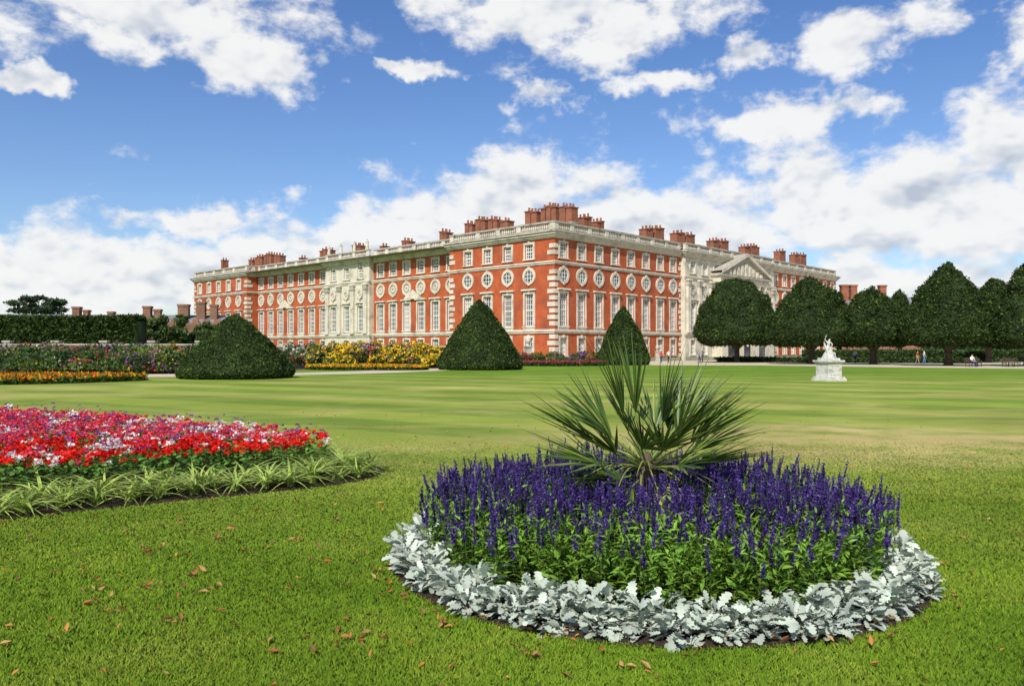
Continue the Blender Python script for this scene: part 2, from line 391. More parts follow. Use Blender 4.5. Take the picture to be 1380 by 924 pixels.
# variegated spider plants round the edge
pl=np.array(bedL);seg=np.roll(pl,-1,0)-pl;ln=np.linalg.norm(seg,axis=1);cum=np.r_[0,np.cumsum(ln)]
cen=np.array([-8,12.5]);pts=[]
for row,off in ((0,.24),(1,.52),(2,.74)):
    s=row*.12
    while s<cum[-1]:
        i=np.searchsorted(cum,s,'right')-1;p=pl[i]+seg[i]*((s-cum[i])/ln[i]);nrm=np.array([-seg[i][1],seg[i][0]])/ln[i]
        if np.dot(nrm,cen-p)<0: nrm=-nrm
        p=p+nrm*(off+rng.normal(0,.06))
        if p[0]>-9.5 : pts.append((p[0],p[1]))
        s+=.38+rng.normal(0,.05)
pts=np.array(pts);n=len(pts);acc=Acc();ps=rng.uniform(.7,1.2,n);tc_=rng.uniform(.75,1.15,n)
lv,lf=leaf(.50,.030,[.8,1,1,.9,.7,.4,.05],droop=1.15,fold=.12);lc=np.array([(1.2,1.15,1.9),(.60,.78,.6),(1.2,1.15,1.9)]*7)
for j in range(34):
    M=rotM(rng.random(n)*6.28,rng.uniform(.85,1.5,n),rng.normal(0,.2,n),rng.uniform(.6,1.05,n)*ps)
    V,F=inst(lv,lf,M,np.c_[pts+rng.normal(0,.02,(n,2)),np.full(n,.02)])
    cg=np.array([.52,.63,.11])*(tc_*rng.uniform(.6,1.2,n))[:,None]
    acc.add(V,F,np.minimum((cg[:,None,:]*lc[None]).reshape(-1,3),.8))
acc.obj('spider_plant_edging',M_leaf)

# ------------------------------------------------------------------ topiary yews
def revolve(prof,ns=48,amp=.12,fr=.8,seed=0,squash=1):
    V=[];F=[]
    for i,(r,z) in enumerate(prof):
        for k in range(ns):
            a=2*math.pi*k/ns;q=Vector((math.cos(a)*r*fr,math.sin(a)*r*fr,z*fr+seed*7.3))
            dlt=mnoise.fractal(q,1,2,4)*amp*min(1,r/.6)
            V.append((math.cos(a)*(r+dlt),math.sin(a)*(r+dlt),z+dlt*.35))
    for i in range(len(prof)-1):
        for k in range(ns):
            k2=(k+1)%ns;F.append((i*ns+k,i*ns+k2,(i+1)*ns+k2,(i+1)*ns+k))
    return np.array(V),np.array(F)
def scatter(V,F,n):
    a,b,c,d_=[V[F[:,i]] for i in range(4)]
    nr=np.cross(c-a,d_-b);ar=np.linalg.norm(nr,axis=1);pr=ar/ar.sum();i=rng.choice(len(F),n,p=pr)
    u,v=rng.random((2,n,1));P=(a[i]*(1-u)+b[i]*u)*(1-v)+(d_[i]*(1-u)+c[i]*u)*v
    return P,nr[i]/(ar[i][:,None]+1e-9)
def tuft(P,size,col,acc,var=.45,up=.2):
    n=len(P);q=np.array([(-.5,0,0),(0,-.25,.1),(.5,0,0),(0,1.1,.15)])
    M=rotM(rng.random(n)*6.28,rng.normal(up,.7,n),rng.normal(0,.8,n),size*rng.uniform(.5,1.4,n))
    V,F=inst(q,np.array([[0,1,2,3]]),M,P)
    cg=np.asarray(col)*rng.uniform(1-var,1+var,n)[:,None];acc.add(V,F,np.repeat(cg,4,0))
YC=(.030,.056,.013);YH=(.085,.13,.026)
def cone(name,x,y,r,h,p,q,seed,size):
    prof=[(r*.9,0.0),(r*.97,.15),(r,.4)];N=30
    for i in range(1,N+1):
        s=i/N;prof.append((max(.02,r*(1-s**p)**q),.4+(h-.4)*s))
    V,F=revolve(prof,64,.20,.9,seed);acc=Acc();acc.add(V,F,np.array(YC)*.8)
    Pp,nr=scatter(V,F,20000);Pp+=nr*rng.normal(.0,.04,(len(Pp),1));tuft(Pp,size,YC,acc)
    Pp,nr=scatter(V,F,4000);tuft(Pp+nr*.04,size*1.1,YH,acc)
    o=acc.obj(name,M_yew);o.location=(x,y,0);return o
cone('yew_topiary_cone',-17.1,50,3.45,3.95,1.15,.85,1,.085)
cone('yew_topiary_cone',-2.85,72,3.75,6.2,1.2,.88,2,.11)
cone('yew_topiary_cone',13.1,95,3.05,6.95,1.25,.88,3,.12)
def umbrella(x,y,r,z0,h,p,q,seed,size=.18,n=17000,name='umbrella_yew_tree'):
    e=empty(name,(x,y,0));z0+=.25;H=h-z0
    prof=[(.1,z0+.6),(r*.45,z0+.25),(r*.74,z0),(r*.90,z0+.3),(r*.98,z0+.8)]
    for i in range(1,31):
        s=i/30;prof.append((max(.03,r*(1-s**p)**q),z0+.8+(H-.8)*s))
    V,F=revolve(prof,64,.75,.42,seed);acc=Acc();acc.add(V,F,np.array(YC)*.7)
    Pp,nr=scatter(V,F,n);Pp+=nr*rng.normal(.02,.12,(len(Pp),1));tuft(Pp,size,YC,acc)
    Pp,nr=scatter(V,F,n//5);tuft(Pp+nr*.08,size*1.1,YH,acc)
    acc.obj('crown',M_yew,parent=e)
    tr=Acc();V,F=tube([(0,0,-.05),(.02,0,.3),(.05,.02,1.2),(0,.05,z0+.2),(0,0,z0+1.2)],[.62,.42,.34,.38,.5],12);tr.add(V,F)
    for i in range(6):
        a=i*1.05+seed;V,F=tube([(0,0,z0-.7),(math.cos(a)*.9,math.sin(a)*.9,z0+.15),(math.cos(a)*2.2,math.sin(a)*2.2,z0+1.1)],[.24,.17,.1],8);tr.add(V,F)
    tr.obj('trunk_and_limbs',M_bark,parent=e);return e
for i,a in enumerate([(32,115,5.65,2.3,11.8,1.9,.56),(37.4,101,5.3,2.1,10.8,1.6,.76),(43.8,98,4.4,2.1,9.5,1.4,.84),(48.6,90,4.8,2.1,11.5,1.35,.86),(56.9,88,5.5,1.9,11.4,1.3,.88),
                      (62.4,130,3.3,2.5,11.4,1.3,.75),(74.2,125,3.4,2.5,12.7,1.7,.55),(66,112,3.6,2.4,9.6,1.3,.8)]):
    umbrella(*a,seed=i+4)

# ------------------------------------------------------------------ generic leafy masses
def blob(acc,x,y,r,h,col,n,size,z0=0,fl=None,nf=0,fs=.06):
    th=rng.random(n)*6.28;ph=np.arccos(rng.uniform(-.3,1,n));rd=rng.uniform(.55,1,n)**.6
    bump_=1+.18*np.sin(th*3+x)*np.sin(ph*4+y)
    P=np.c_[x+r*rd*bump_*np.sin(ph)*np.cos(th),y+r*rd*bump_*np.sin(ph)*np.sin(th),z0+h*(.42+.58*np.cos(ph)*rd*bump_)]
    P[:,2]=np.maximum(P[:,2],z0+.03);tuft(P,size,col,acc,.5)
    if nf:
        th=rng.random(nf)*6.28;ph=np.arccos(rng.uniform(-.1,1,nf))
        P=np.c_[x+r*np.sin(ph)*np.cos(th),y+r*np.sin(ph)*np.sin(th),z0+h*(.45+.6*np.cos(ph))];tuft(P,fs,fl,acc,.25,.4)
GR=[(.08,.15,.03),(.05,.10,.025),(.14,.22,.04),(.10,.15,.06),(.04,.08,.025)]
FL=[(.55,.30,.03),(.30,.08,.35),(.6,.57,.5),(.6,.04,.08),(.62,.42,.03),(.5,.2,.35)]
acc=Acc()
for _ in range(150):
    y=rng.uniform(51,68);x=rng.uniform(-.74*y,-.42*y)
    if 50<y<57.8 and x>-46: y+=8
    h=rng.uniform(.6,1.5)+(y-55)*.08;k=rng.integers(0,6)
    blob(acc,x,y,rng.uniform(.6,1.7),h,GR[rng.integers(0,5)],420,.17,fl=FL[k],nf=int(rng.random()<.4)*int(rng.integers(30,110)),fs=.13)
for _ in range(60):
    x=rng.uniform(-36,-22);y=rng.uniform(58,62);blob(acc,x,y,.9,rng.uniform(.6,1.2),GR[rng.integers(0,5)],350,.14,fl=FL[rng.integers(0,6)],nf=55,fs=.12)
acc.obj('herbaceous_border',M_leaf)
sheet('border_soil',[(-60,58.2),(-22,58.2),(-20,62),(-18,76),(-60,76)],.012,M_soil)
acc=Acc()
for _ in range(120):
    y=rng.uniform(78,98);x=rng.uniform(-.285*y,-.085*y)
    yl=(x/y>-.225)and rng.random()<.65
    h=rng.uniform(.7,1.7)+(y-78)*.06
    blob(acc,x,y,rng.uniform(.8,1.7),h,GR[rng.integers(0,5)],380,.22,fl=(.80,.52,.02) if yl else FL[rng.integers(0,6)],nf=150 if yl else 45,fs=.22)
for _ in range(40):
    x=rng.uniform(-2,12);y=rng.uniform(98,103);blob(acc,x,y,1.,rng.uniform(.7,1.6),GR[rng.integers(0,5)],250,.22,fl=FL[rng.integers(0,6)],nf=40,fs=.2)
acc.obj('flower_border',M_leaf)
sheet('border_soil',[(-24,76.5),(-6.5,76.5),(-6,100),(-28,100)],.012,M_soil)
def strip(name,poly,n,h,cols):
    P=rand_in(poly,n);acc=Acc();tuft(np.c_[P,rng.uniform(.02,h*.8,n)],.13,(.05,.11,.02),acc)
    z=h*(.8+.3*rng.random(n));c=np.array(cols)[rng.integers(0,len(cols),n)]
    tuft(np.c_[P,z],.13,(1,1,1),acc,.25,.3);acc.C[-1]=acc.C[-1]*np.repeat(c,4,0);acc.obj(name,M_petal);sheet(name+'_soil',poly,.014,M_soil)
strip('marigold_bed',smooth_poly([(-26,38.3),(-20.2,44.6),(-21.8,48.6),(-33,48.8),(-33,41)],2),9000,.32,[(.75,.22,.01),(.8,.42,.02),(.6,.10,.01),(.08,.15,.03),(.08,.15,.03)])
strip('marigold_bed',smooth_poly([(-18.2,70),(-8,68),(-7,71),(-9,76),(-19,76)],2),9000,.34,[(.8,.24,.01),(.8,.44,.02),(.75,.5,.02),(.08,.15,.03)])
strip('red_bedding',smooth_poly([(1,86),(10.5,88),(10.5,93.5),(1,93)],2),7000,.45,[(.60,.03,.05),(.45,.05,.18),(.1,.06,.05),(.06,.1,.03)])

def leafmass(name,boxes,col,size,dens,mat=M_leaf):
    acc=Acc()
    for (x0,y0,x1,y1,th_,h,rough) in boxes:
        L_=math.hypot(x1-x0,y1-y0);n=int(dens*L_*(h+th_));t=rng.random(n);s=rng.uniform(-.5,.5,n)
        dx,dy=(x1-x0)/L_,(y1-y0)/L_
        hh=h*(1+rough*np.array([mnoise.fractal(Vector((a*L_*.12,x0,y0)),1,2,4) for a in t]))
        z=np.where(rng.random(n)<th_/(h+th_),hh,rng.random(n)*hh);s=np.where(z>=hh*.999,s,np.sign(s)*.5)
        P=np.c_[x0+(x1-x0)*t-dy*s*th_,y0+(y1-y0)*t+dx*s*th_,z+rng.normal(0,.08,n)];tuft(P,size,col,acc,.5)
        m_=24
        for i in range(m_):
            a0,a1=i/m_,(i+1)/m_;hz=.93*h*(1+rough*mnoise.fractal(Vector((a0*L_*.12,x0,y0)),1,2,4))
            w=th_*.45;c8=[]
            for a_ in (a0,a1):
                for sg in (-1,1):
                    for zz in (0,hz): c8.append((x0+(x1-x0)*a_-dy*sg*w,y0+(y1-y0)*a_+dx*sg*w,zz))
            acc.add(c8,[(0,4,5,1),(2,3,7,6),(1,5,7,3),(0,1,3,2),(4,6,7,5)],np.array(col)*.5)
    return acc.obj(name,mat)
leafmass('clipped_hedge',[(-66,82,-38.2,83,3,4.95,.03)],(.055,.095,.022),.28,260,M_yew)
leafmass('distant_trees',[(70,215,260,170,18,10,.35),(95,240,330,260,18,14,.35)],(.07,.11,.05),1.0,26)
leafmass('distant_trees',[(-260,230,-95,240,14,9,.35),(-400,420,-100,430,14,14,.35),(-100,460,400,460,20,14,.3)],(.07,.11,.05),1.1,16)
leafmass('low_hedge',[(46,128,110,108,1.6,1.5,.05),(30,118,60,104,.6,.5,.05)],(.06,.11,.03),.3,160)

def leafy_tree(name,x,y,h,cr,z0,n_cl,col,size,flat=.6,seed=1):
    rs=random.Random(seed);e=empty(name,(x,y,0));tr=Acc();acc=Acc()
    V,F=tube([(0,0,-.05),(.1,0,z0*.5),(0,.1,z0),(0,0,h*.8)],[cr*.09,cr*.065,cr*.055,cr*.02],10);tr.add(V,F)
    for i in range(n_cl):
        a=rs.random()*6.28;rd=cr*math.sqrt(rs.random())*.85;zz=z0+(h-z0)*(.15+.8*rs.random()*(1-.5*(rd/cr)**2))
        c=(rd*math.cos(a),rd*math.sin(a),zz);V,F=tube([(0,0,z0*.8),(c[0]*.5,c[1]*.5,(z0+zz)/2),c],[cr*.03,cr*.02,cr*.008],5);tr.add(V,F)
        cs=cr*rs.uniform(.2,.36);m_=220
        g=rng.normal(0,1,(m_,3));g/=np.linalg.norm(g,axis=1)[:,None];P=np.array(c)+g*(rng.random((m_,1))**.4)*cs*np.array([1,1,flat])
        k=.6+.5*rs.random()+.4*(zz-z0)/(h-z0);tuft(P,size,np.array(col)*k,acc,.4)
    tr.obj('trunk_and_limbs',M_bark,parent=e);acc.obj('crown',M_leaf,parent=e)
leafy_tree('cedar_tree',-106,180,14.6,6,8,17,(.05,.08,.04),.5,.35,3)
for i,(x,y,h,r_) in enumerate([(-41,98,6.8,2.4),(-43.6,96,5.8,2.2),(-39,102,5.6,2.0),(-37.3,99,4.6,1.7)]):
    leafy_tree('broadleaf_tree',x,y,h,r_,1.2,24,(.08,.13,.035),.3,.8,10+i)

# ------------------------------------------------------------------ architecture
class Build:
    def __init__(s): s.d={}
    def quad(s,mat,pts):
        V,F=s.d.setdefault(mat,([],[]));n=len(V);V.extend(tuple(p) for p in pts);F.append(tuple(range(n,n+len(pts))))
    def finish(s,name,names):
        e=empty(name)
        for mat,(V,F) in s.d.items():
            me=bpy.data.meshes.new(names[mat.name]);me.from_pydata(V,[],F);me.materials.append(mat);link(bpy.data.objects.new(names[mat.name],me),e)
        return e
class Frame:
    def __init__(s,o,u,n,B): s.o=Vector((*o,0));s.u=Vector((*u,0));s.n=Vector((*n,0));s.B=B
    def p(s,t,z,o): return s.o+s.u*t+s.n*o+Vector((0,0,z))
    def box(s,mat,t0,t1,z0,z1,o0,o1):
        c=[s.p(t,z,o) for t in (t0,t1) for z in (z0,z1) for o in (o0,o1)]
        for f in ((0,1,3,2),(4,6,7,5),(0,4,5,1),(2,3,7,6),(1,5,7,3),(0,2,6,4)): s.B.quad(mat,[c[i] for i in f])
    def wall(s,mat,t0,t1,z0,z1,o,ops):
        ts=sorted({t0,t1,*[a for q in ops for a in q[:2]]});zs=sorted({z0,z1,*[a for q in ops for a in q[2:4]]})
        for a,b in zip(ts,ts[1:]):
            for c,d in zip(zs,zs[1:]):
                tm,zm=(a+b)/2,(c+d)/2;hole=any(q[0]<tm<q[1] and q[2]<zm<q[3] for q in ops)
                if not hole: s.B.quad(mat,[s.p(a,c,o),s.p(b,c,o),s.p(b,d,o),s.p(a,d,o)])
        for q in ops:
            a,b,c,d=q[:4];i=o-.34
            for A,Bq in (((a,c),(a,d)),((a,d),(b,d)),((b,d),(b,c)),((b,c),(a,c))):
                s.B.quad(mat,[s.p(*A,o),s.p(*Bq,o),s.p(*Bq,i),s.p(*A,i)])
    def window(s,a,b,c,d,o,nx,nz,hood=False,trim=None,tw=.26,key=True):
        g=M_blind if random.random()<.22 else M_glass;trim=trim or M_stone
        s.B.quad(g,[s.p(a,c,o-.30),s.p(b,c,o-.30),s.p(b,d,o-.30),s.p(a,d,o-.30)])
        f=.12
        s.box(M_frame,a,a+f,c,d,o-.29,o-.16);s.box(M_frame,b-f,b,c,d,o-.29,o-.16);s.box(M_frame,a+f,b-f,c,c+f,o-.29,o-.161);s.box(M_frame,a+f,b-f,d-f,d,o-.29,o-.161)
        for i in range(1,nx): t=a+(b-a)*i/nx;s.box(M_frame,t-.035,t+.035,c+f,d-f,o-.28,o-.20)
        for i in range(1,nz):
            z=c+(d-c)*i/nz;w=.07 if i==nz//2 else .035;s.box(M_frame,a+f,b-f,z-w,z+w,o-.285,o-.195)
        s.box(trim,a-tw,a,c,d,o-.02,o+.12);s.box(trim,b,b+tw,c,d,o-.02,o+.12)
        s.box(trim,a-tw,b+tw,d,d+tw,o-.02,o+.125);s.box(trim,a-tw-.08,b+tw+.08,c-.18,c,o-.02,o+.2)
        if key: m_=(a+b)/2;s.box(trim,m_-.16,m_+.16,d-.03,d+tw+.14,o+.01,o+.2)
        if hood: s.box(trim,a-tw-.2,b+tw+.2,d+tw+.14,d+tw+.38,o-.02,o+.38)
    def round(s,t,z,r,o,glass=True):
        N=24
        def ring(mat,r0,r1,o0,o1):
            for i in range(N):
                A,Bq=2*math.pi*i/N,2*math.pi*(i+1)/N;P=lambda rr,an,oo:s.p(t+rr*math.cos(an),z+rr*math.sin(an),oo)
                if r0>0: s.B.quad(mat,[P(r0,A,o1),P(r1,A,o1),P(r1,Bq,o1),P(r0,Bq,o1)])
                else: s.B.quad(mat,[P(0,0,o1),P(r1,A,o1),P(r1,Bq,o1)])
                s.B.quad(mat,[P(r1,A,o0),P(r1,A,o1),P(r1,Bq,o1),P(r1,Bq,o0)])
                if r0>0: s.B.quad(mat,[P(r0,A,o0),P(r0,A,o1),P(r0,Bq,o1),P(r0,Bq,o0)])
        ring(M_stone,r,r+.40,o-.02,o+.16)
        ring(M_glass if glass else M_stoneg,0,r,o-.01,o+.03)
        if glass:
            for k in (-.33,.33): s.box(M_frame,t+k*r-.04,t+k*r+.04,z-r*.93,z+r*.93,o+.02,o+.07);s.box(M_frame,t-r*.93,t+r*.93,z+k*r-.04,z+k*r+.04,o+.02,o+.065)
        else: ring(M_stone,r*.3,r*.62,o+.02,o+.1)
        for dx,dz in ((0,1),(0,-1)): s.box(M_stone,t-.18,t+.18,z+dz*(r+.36)-.16,z+dz*(r+.36)+.16,o+.01,o+.22)
    def bands(s,a,b,o,e0=0,e1=0):
        def bd(mat,z0,z1,pr): s.box(mat,a-(pr if e0 else 0),b+(pr if e1 else 0),z0,z1,o-.03,o+pr)
        bd(M_stoneg,0,.55,.22);bd(M_stone,4.15,4.4,.16);bd(M_stone,4.4,4.72,.28)
        bd(M_stone,13.95,14.2,.14);bd(M_stone,14.2,14.42,.26)
        bd(M_stone,17.62,17.85,.2);bd(M_stone,17.85,18.15,.42);bd(M_stone,18.15,18.45,.66);bd(M_stoneg,18.45,18.68,.84)
    def balustrade(s,a,b,o,dies):
        s.box(M_stoneg,a,b,18.68,19.0,o-.45,o+.08);s.box(M_stoneg,a,b,19.82,20.08,o-.48,o+.12)
        for t in dies: s.box(M_stone,t-.42,t+.42,19.0,19.82,o-.42,o+.05)
        t=a+.25
        while t<b-.2:
            if all(abs(t-q)>.52 for q in dies):
                s.box(M_stone,t-.075,t+.075,19.0,19.15,o-.27,o-.09);s.box(M_stone,t-.12,t+.12,19.15,19.45,o-.32,o-.04);s.box(M_stone,t-.07,t+.07,19.45,19.82,o-.26,o-.10)
            t+=.42
    def quoins(s,t,sgn,o,z0=.55,z1=17.6,long=1.25):
        z=z0+.05;i=0
        while z+.62<z1:
            if not(3.5<z<4.72) and not(13.35<z<14.42):
                L_=long if i%2==0 else long*.72;a,b=(t,t+sgn*L_) if sgn>0 else (t-L_,t);s.box(M_stone,a,b,z,z+.62,o-.02,o+.11)
            z+=.92;i+=1
    def section(s,a,b,o,bays,mat,rnd=True,blank=False,wide=1.7,e0=0,e1=0,gf=True,seed=0,hoods=True):
        ops=[]
        w=wide/2
        for t in bays:
            ops+=[(t-w,t+w,5.15,9.9),(t-w*.92,t+w*.92,14.95,17.05)]
            if gf: ops.append((t-w*.88,t+w*.88,.95,3.55))
        s.wall(mat,a,b,0,18.5,o,ops)
        for t in bays:
            s.window(t-w,t+w,5.15,9.9,o,4,6,hood=hoods,tw=.3);s.window(t-w*.92,t+w*.92,14.95,17.05,o,4,4,tw=.3)
            if gf: s.window(t-w*.88,t+w*.88,.95,3.55,o,4,4,key=True)
            if rnd: s.round(t,12.45,.84,o,glass=not blank)
            s.box(M_stone,t-w-.3,t+w+.3,4.721,4.96,o-.02,o+.1)
        s.bands(a,b,o,e0,e1)
        sp=bays[1]-bays[0] if len(bays)>1 else 4
        s.balustrade(a,b,o,[t+sp/2 for t in bays[:-1]]+[a+.45,b-.45])
B=Build()
C0=(6.0,114.);US=(-.725,.688);NS=(-.688,-.725);UE=(.688,.725);NE=(.725,-.688)
S=Frame(C0,US,NS,B);E=Frame(C0,UE,NE,B)
S.section(0,22,0,[4.8,9.1,13.4,17.7],M_brick,e0=1,e1=1)
S.quoins(0,1,0);S.quoins(22,-1,0)
S.section(22,45.5,-2.6,[24.6,28.4,32.2,36,39.8,43.4],M_brick,blank=True,wide=1.75)
S.section(45.5,59.5,-1.6,[48.2,52.5,56.8],M_stone,rnd=False,wide=1.7,e0=1,e1=1)
S.section(59.5,87,-2.6,[61.8+3.95*i for i in range(7)],M_brick,blank=True,wide=1.75)
S.section(87,112,0,[90.6,95.2,99.8,104.4,109],M_brick,e0=1,e1=1,blank=True)
S.quoins(87,1,0);S.quoins(112,-1,0)
def ret(fr,t,o0,o1,mat,brickq=True):
    B.quad(mat,[fr.p(t,0,o0),fr.p(t,0,o1),fr.p(t,18.5,o1),fr.p(t,18.5,o0)])
for t in (22,87): ret(S,t,-2.6,0,M_brick)
ret(S,45.5,-2.6,-1.6,M_stone);ret(S,59.5,-2.6,-1.6,M_stone)
G=Frame(tuple(S.p(87,0,0))[:2],(NS[0],NS[1]),(-US[0],-US[1]),B)
for z0,z1,pr in ((4.15,4.4,.16),(4.4,4.72,.28),(13.95,14.2,.14),(14.2,14.42,.26),(17.62,17.85,.2),(17.85,18.15,.42),(18.15,18.45,.66)): G.box(M_stone,-2.55,-.03,z0,z1,-.02,pr)
G.quoins(0,-1,0);G.box(M_stoneg,-2.5,-.5,18.68,19.0,-.4,.08);G.box(M_stoneg,-2.5,-.5,19.82,20.08,-.4,.1);G.box(M_stone,-1.9,-1.1,19,19.82,-.35,.04)
def pil(fr,t,o,w=.95,z0=4.74,z1=13.9,pr=.42):
    fr.box(M_stone,t-w/2-.12,t+w/2+.12,z0,z0+.4,o,o+pr+.1);fr.box(M_stone,t-w/2,t+w/2,z0+.4,z1-1.1,o,o+pr)
    fr.box(M_stoneg,t-w/2-.1,t+w/2+.1,z1-1.1,z1-.3,o,o+pr+.14);fr.box(M_stone,t-w/2-.22,t+w/2+.22,z1-.3,z1-.02,o,o+pr+.24)
for t in (46.4,50.35,54.65,58.6): pil(S,t,-1.6)
for t in (48.2,52.5,56.8): S.box(M_stoneg,t-.9,t+.9,11.2,13.,-1.62,-1.5);S.round(t,12.1,.5,-1.5,False)
def roof_statue(fr,t,o,z0):
    V,F=tube([(0,0,0),(0,0,.5),(.05,0,1.1),(0,0,1.5),(0,0,1.62),(.02,0,1.8),(0,0,1.95)],[.34,.3,.24,.3,.1,.14,.04],8);c=fr.p(t,z0,o)
    for f in F: B.quad(M_stone,[Vector(V[i])+c for i in f])
for t in (46.4,50.35,54.65,58.6): roof_statue(S,t,-1.75,20.08)
for t in (32.2+1.9,75.6):
    B.quad(M_stone,[S.p(t-2.2,10.9,-2.3),S.p(t+2.2,10.9,-2.3),S.p(t,12.2,-2.3)]);S.box(M_stone,t-2.2,t+2.2,10.55,10.9,-2.62,-2.2)
eb=[1.9,6.05,10.2,14.35,18.5,22.65,26.8,30.7]
E.section(0,33.2,0,eb,M_brick)
E.section(33.2,66.6,.9,[35.6,39.7,43.6,47.5,51.4,55.3,59.2,63.8],M_stone,rnd=False,e0=1,e1=1)
E.section(66.6,100,0,[69.1+4.1*i for i in range(8)],M_brick,e1=1)
E.quoins(33.2,-1,0,long=.7);E.quoins(66.6,1,0,long=.7);E.quoins(100,-1,0);E.quoins(0,1,0,long=.95)
ret(E,33.2,0,.9,M_stone);ret(E,66.6,0,.9,M_stone)
for t in (34,37.6,41.6,61.2,65.8): pil(E,t,.9,.85)
for t in (35.6,39.7,63.8): E.round(t,12.3,.6,.9)
for t in (43.1,45.6,49.4,53.4,57.2,59.8):
    V,F=tube([(0,0,0),(0,0,.35),(0,0,.36),(0,0,4.5),(0,0,8.2),(0,0,8.25),(0,0,9.1)],[.72,.72,.56,.54,.46,.62,.7],14);c=E.p(t,4.74,2.0)
    for f in F: B.quad(M_stone,[Vector(V[i])+c for i in f])
E.box(M_stone,42.2,60.7,.55,4.14,.9,2.9);E.box(M_stone,42,60.9,4.14,4.74,.9,3.0)
for t in (45.5,51.4,57.3): E.box(M_glass,t-1.2,t+1.2,.6,3.5,2.88,2.92);E.round(t,3.0,.1,2.9,False)
E.box(M_stone,42,60.9,13.84,14.9,.9,2.7);E.box(M_stoneg,41.7,61.2,14.9,15.25,.9,3.1)
tri=[(41.7,15.25),(61.2,15.25),(51.45,19.0)]
for o in (2.6,): B.quad(M_stoneg,[E.p(t,z,o) for t,z in tri])
for (a,b_) in ((tri[0],tri[2]),(tri[2],tri[1])):
    q=[E.p(a[0],a[1],3.15),E.p(b_[0],b_[1],3.15),E.p(b_[0],b_[1]+.55,3.15),E.p(a[0],a[1]+.55,3.15)];k=[v-E.n*2.4 for v in q]
    B.quad(M_stone,q);B.quad(M_stoneg,[q[3],q[2],k[2],k[3]]);B.quad(M_stone,[q[0],q[1],k[1],k[0]])
for i in range(9):
    t=51.45+(i-4)*1.5;h=2.2*(1-abs(i-4)/5.5);E.box(M_stone,t-.35,t+.35,15.4,15.4+h,2.55,2.85)
B.quad(M_lead,[S.p(0,18.52,-.1),S.p(112,18.52,-.1),S.p(112,18.52,-100),S.p(0,18.52,-100)])
B.quad(M_brick,[S.p(112,0,0),S.p(112,0,-100),S.p(112,18.5,-100),S.p(112,18.5,0)])
B.quad(M_brick,[S.p(0,0,-100),S.p(112,0,-100),S.p(112,18.5,-100),S.p(0,18.5,-100)])
def stack(fr,t,s_,length,top,pots=True,w=1.5,along=True):
    n=max(1,round(length/1.25));cw=length/n
    a,b=t-length/2,t+length/2
    fr.box(M_brickd,a-.1,b+.1,18.5,20.6,-s_-w/2-.1,-s_+w/2+.1);fr.box(M_stoneg,a-.2,b+.2,20.6,20.8,-s_-w/2-.2,-s_+w/2+.2)
    for i in range(n):
        p0,p1=a+i*cw+.09,a+(i+1)*cw-.09;tp=top+(.12 if i%2 else -.1)
        fr.box(M_brickd,p0,p1,20.8,tp-.55,-s_-w/2,-s_+w/2);fr.box(M_brickd,p0-.10,p1+.10,tp-.55,tp-.38,-s_-w/2-.12,-s_+w/2+.12)
        tt=(p0+p1)/2
        for dd in (-.35,.35):
            V,F=tube([(0,0,0),(0,0,.1),(0,0,.45),(0,0,.55)],[.2,.18,.15,.18],8);c=fr.p(tt,tp-.38,-s_+dd)
            for f in F: B.quad(M_brickd,[Vector(V[i_])+c for i_ in f])
for t,L_,top in ((3.2,2.6,23.6),(6.6,3.2,24.0),(10.2,2.6,23.7),(16,1.8,23.),(18.6,2.2,23.4),(21.5,2.4,23.7),(24.3,2,23.3),(30.7,2,22.6),(41,2.2,22.),(48,1.2,21.8),(56,3,22.5),(67,3.6,22.6),(76,1.2,21.8),(85.5,2.6,23.),(89.5,3.2,23.5),(93.5,3.2,23.3),(97,2.,22.8),(110.8,1.1,24)):
    stack(S,t,7,L_,top)
for t,L_,top in ((8.5,2,23.6),(12,2,23.3),(15.6,2.2,23.5),(19,2,23.2),(33.2,2.4,23.6),(36.4,3,24.),(43.5,3,23.9),(47,3,23.9),(56.5,2.6,23.8),(60,3,24.),(69.5,2.6,23.8),(73,3.6,24.2),(86,3,24.3),(93.5,2.4,24.2),(97,3,24.4)):
    stack(E,t,7,L_,top)
B.finish('brick_palace',{'red_brick':'brick_walls','portland_stone':'stone_trim','weathered_stone':'weathered_stone_trim','window_glass':'window_glass','window_blind':'window_blinds','painted_sash':'window_sashes','lead_roof':'roof','chimney_brick':'chimneys'})

B=Build();T=Frame((-118,150),(1,.12),(.12,-1),B)
T.wall(M_brickold,0,62,0,7.1,0,[(3+6*i,4.6+6*i,3.6,5.2) for i in range(10)])
for i in range(10): B.quad(M_glass,[T.p(3+6*i,3.6,-.3),T.p(4.6+6*i,3.6,-.3),T.p(4.6+6*i,5.2,-.3),T.p(3+6*i,5.2,-.3)])
for i in range(31): T.box(M_brickold,i*2,i*2+1.1,7.1,7.8,-.4,.003)
B.quad(M_lead,[T.p(0,7.1,-.01),T.p(62,7.1,-.01),T.p(62,8.8,-6),T.p(0,8.8,-6)]);B.quad(M_brickold,[T.p(62,0,0),T.p(62,0,-8),T.p(62,8.8,-6),T.p(62,7.1,0)])
for t,w,h in ((33,1.3,10.2),(35,.9,9.6),(39.5,1.,9.3),(46,1.4,10.4),(48,1.2,9.8),(52.5,2,10.8),(56,1.6,11.3),(58.6,1.3,10.8)):
    T.box(M_brickold,t,t+w,7.2,h-.4,-4,-2.6);T.box(M_brickold,t-.12,t+w+.12,h-.4,h,-4.12,-2.48)
B.finish('tudor_range',{'old_brick':'walls_and_chimneys','window_glass':'windows','lead_roof':'roof'})
B=Build();T=Frame((80,196),(.9,.1),(.1,-.9),B)
T.wall(M_brickold,0,26,0,13,0,[(2+4*i,3.2+4*i,8,10) for i in range(6)])
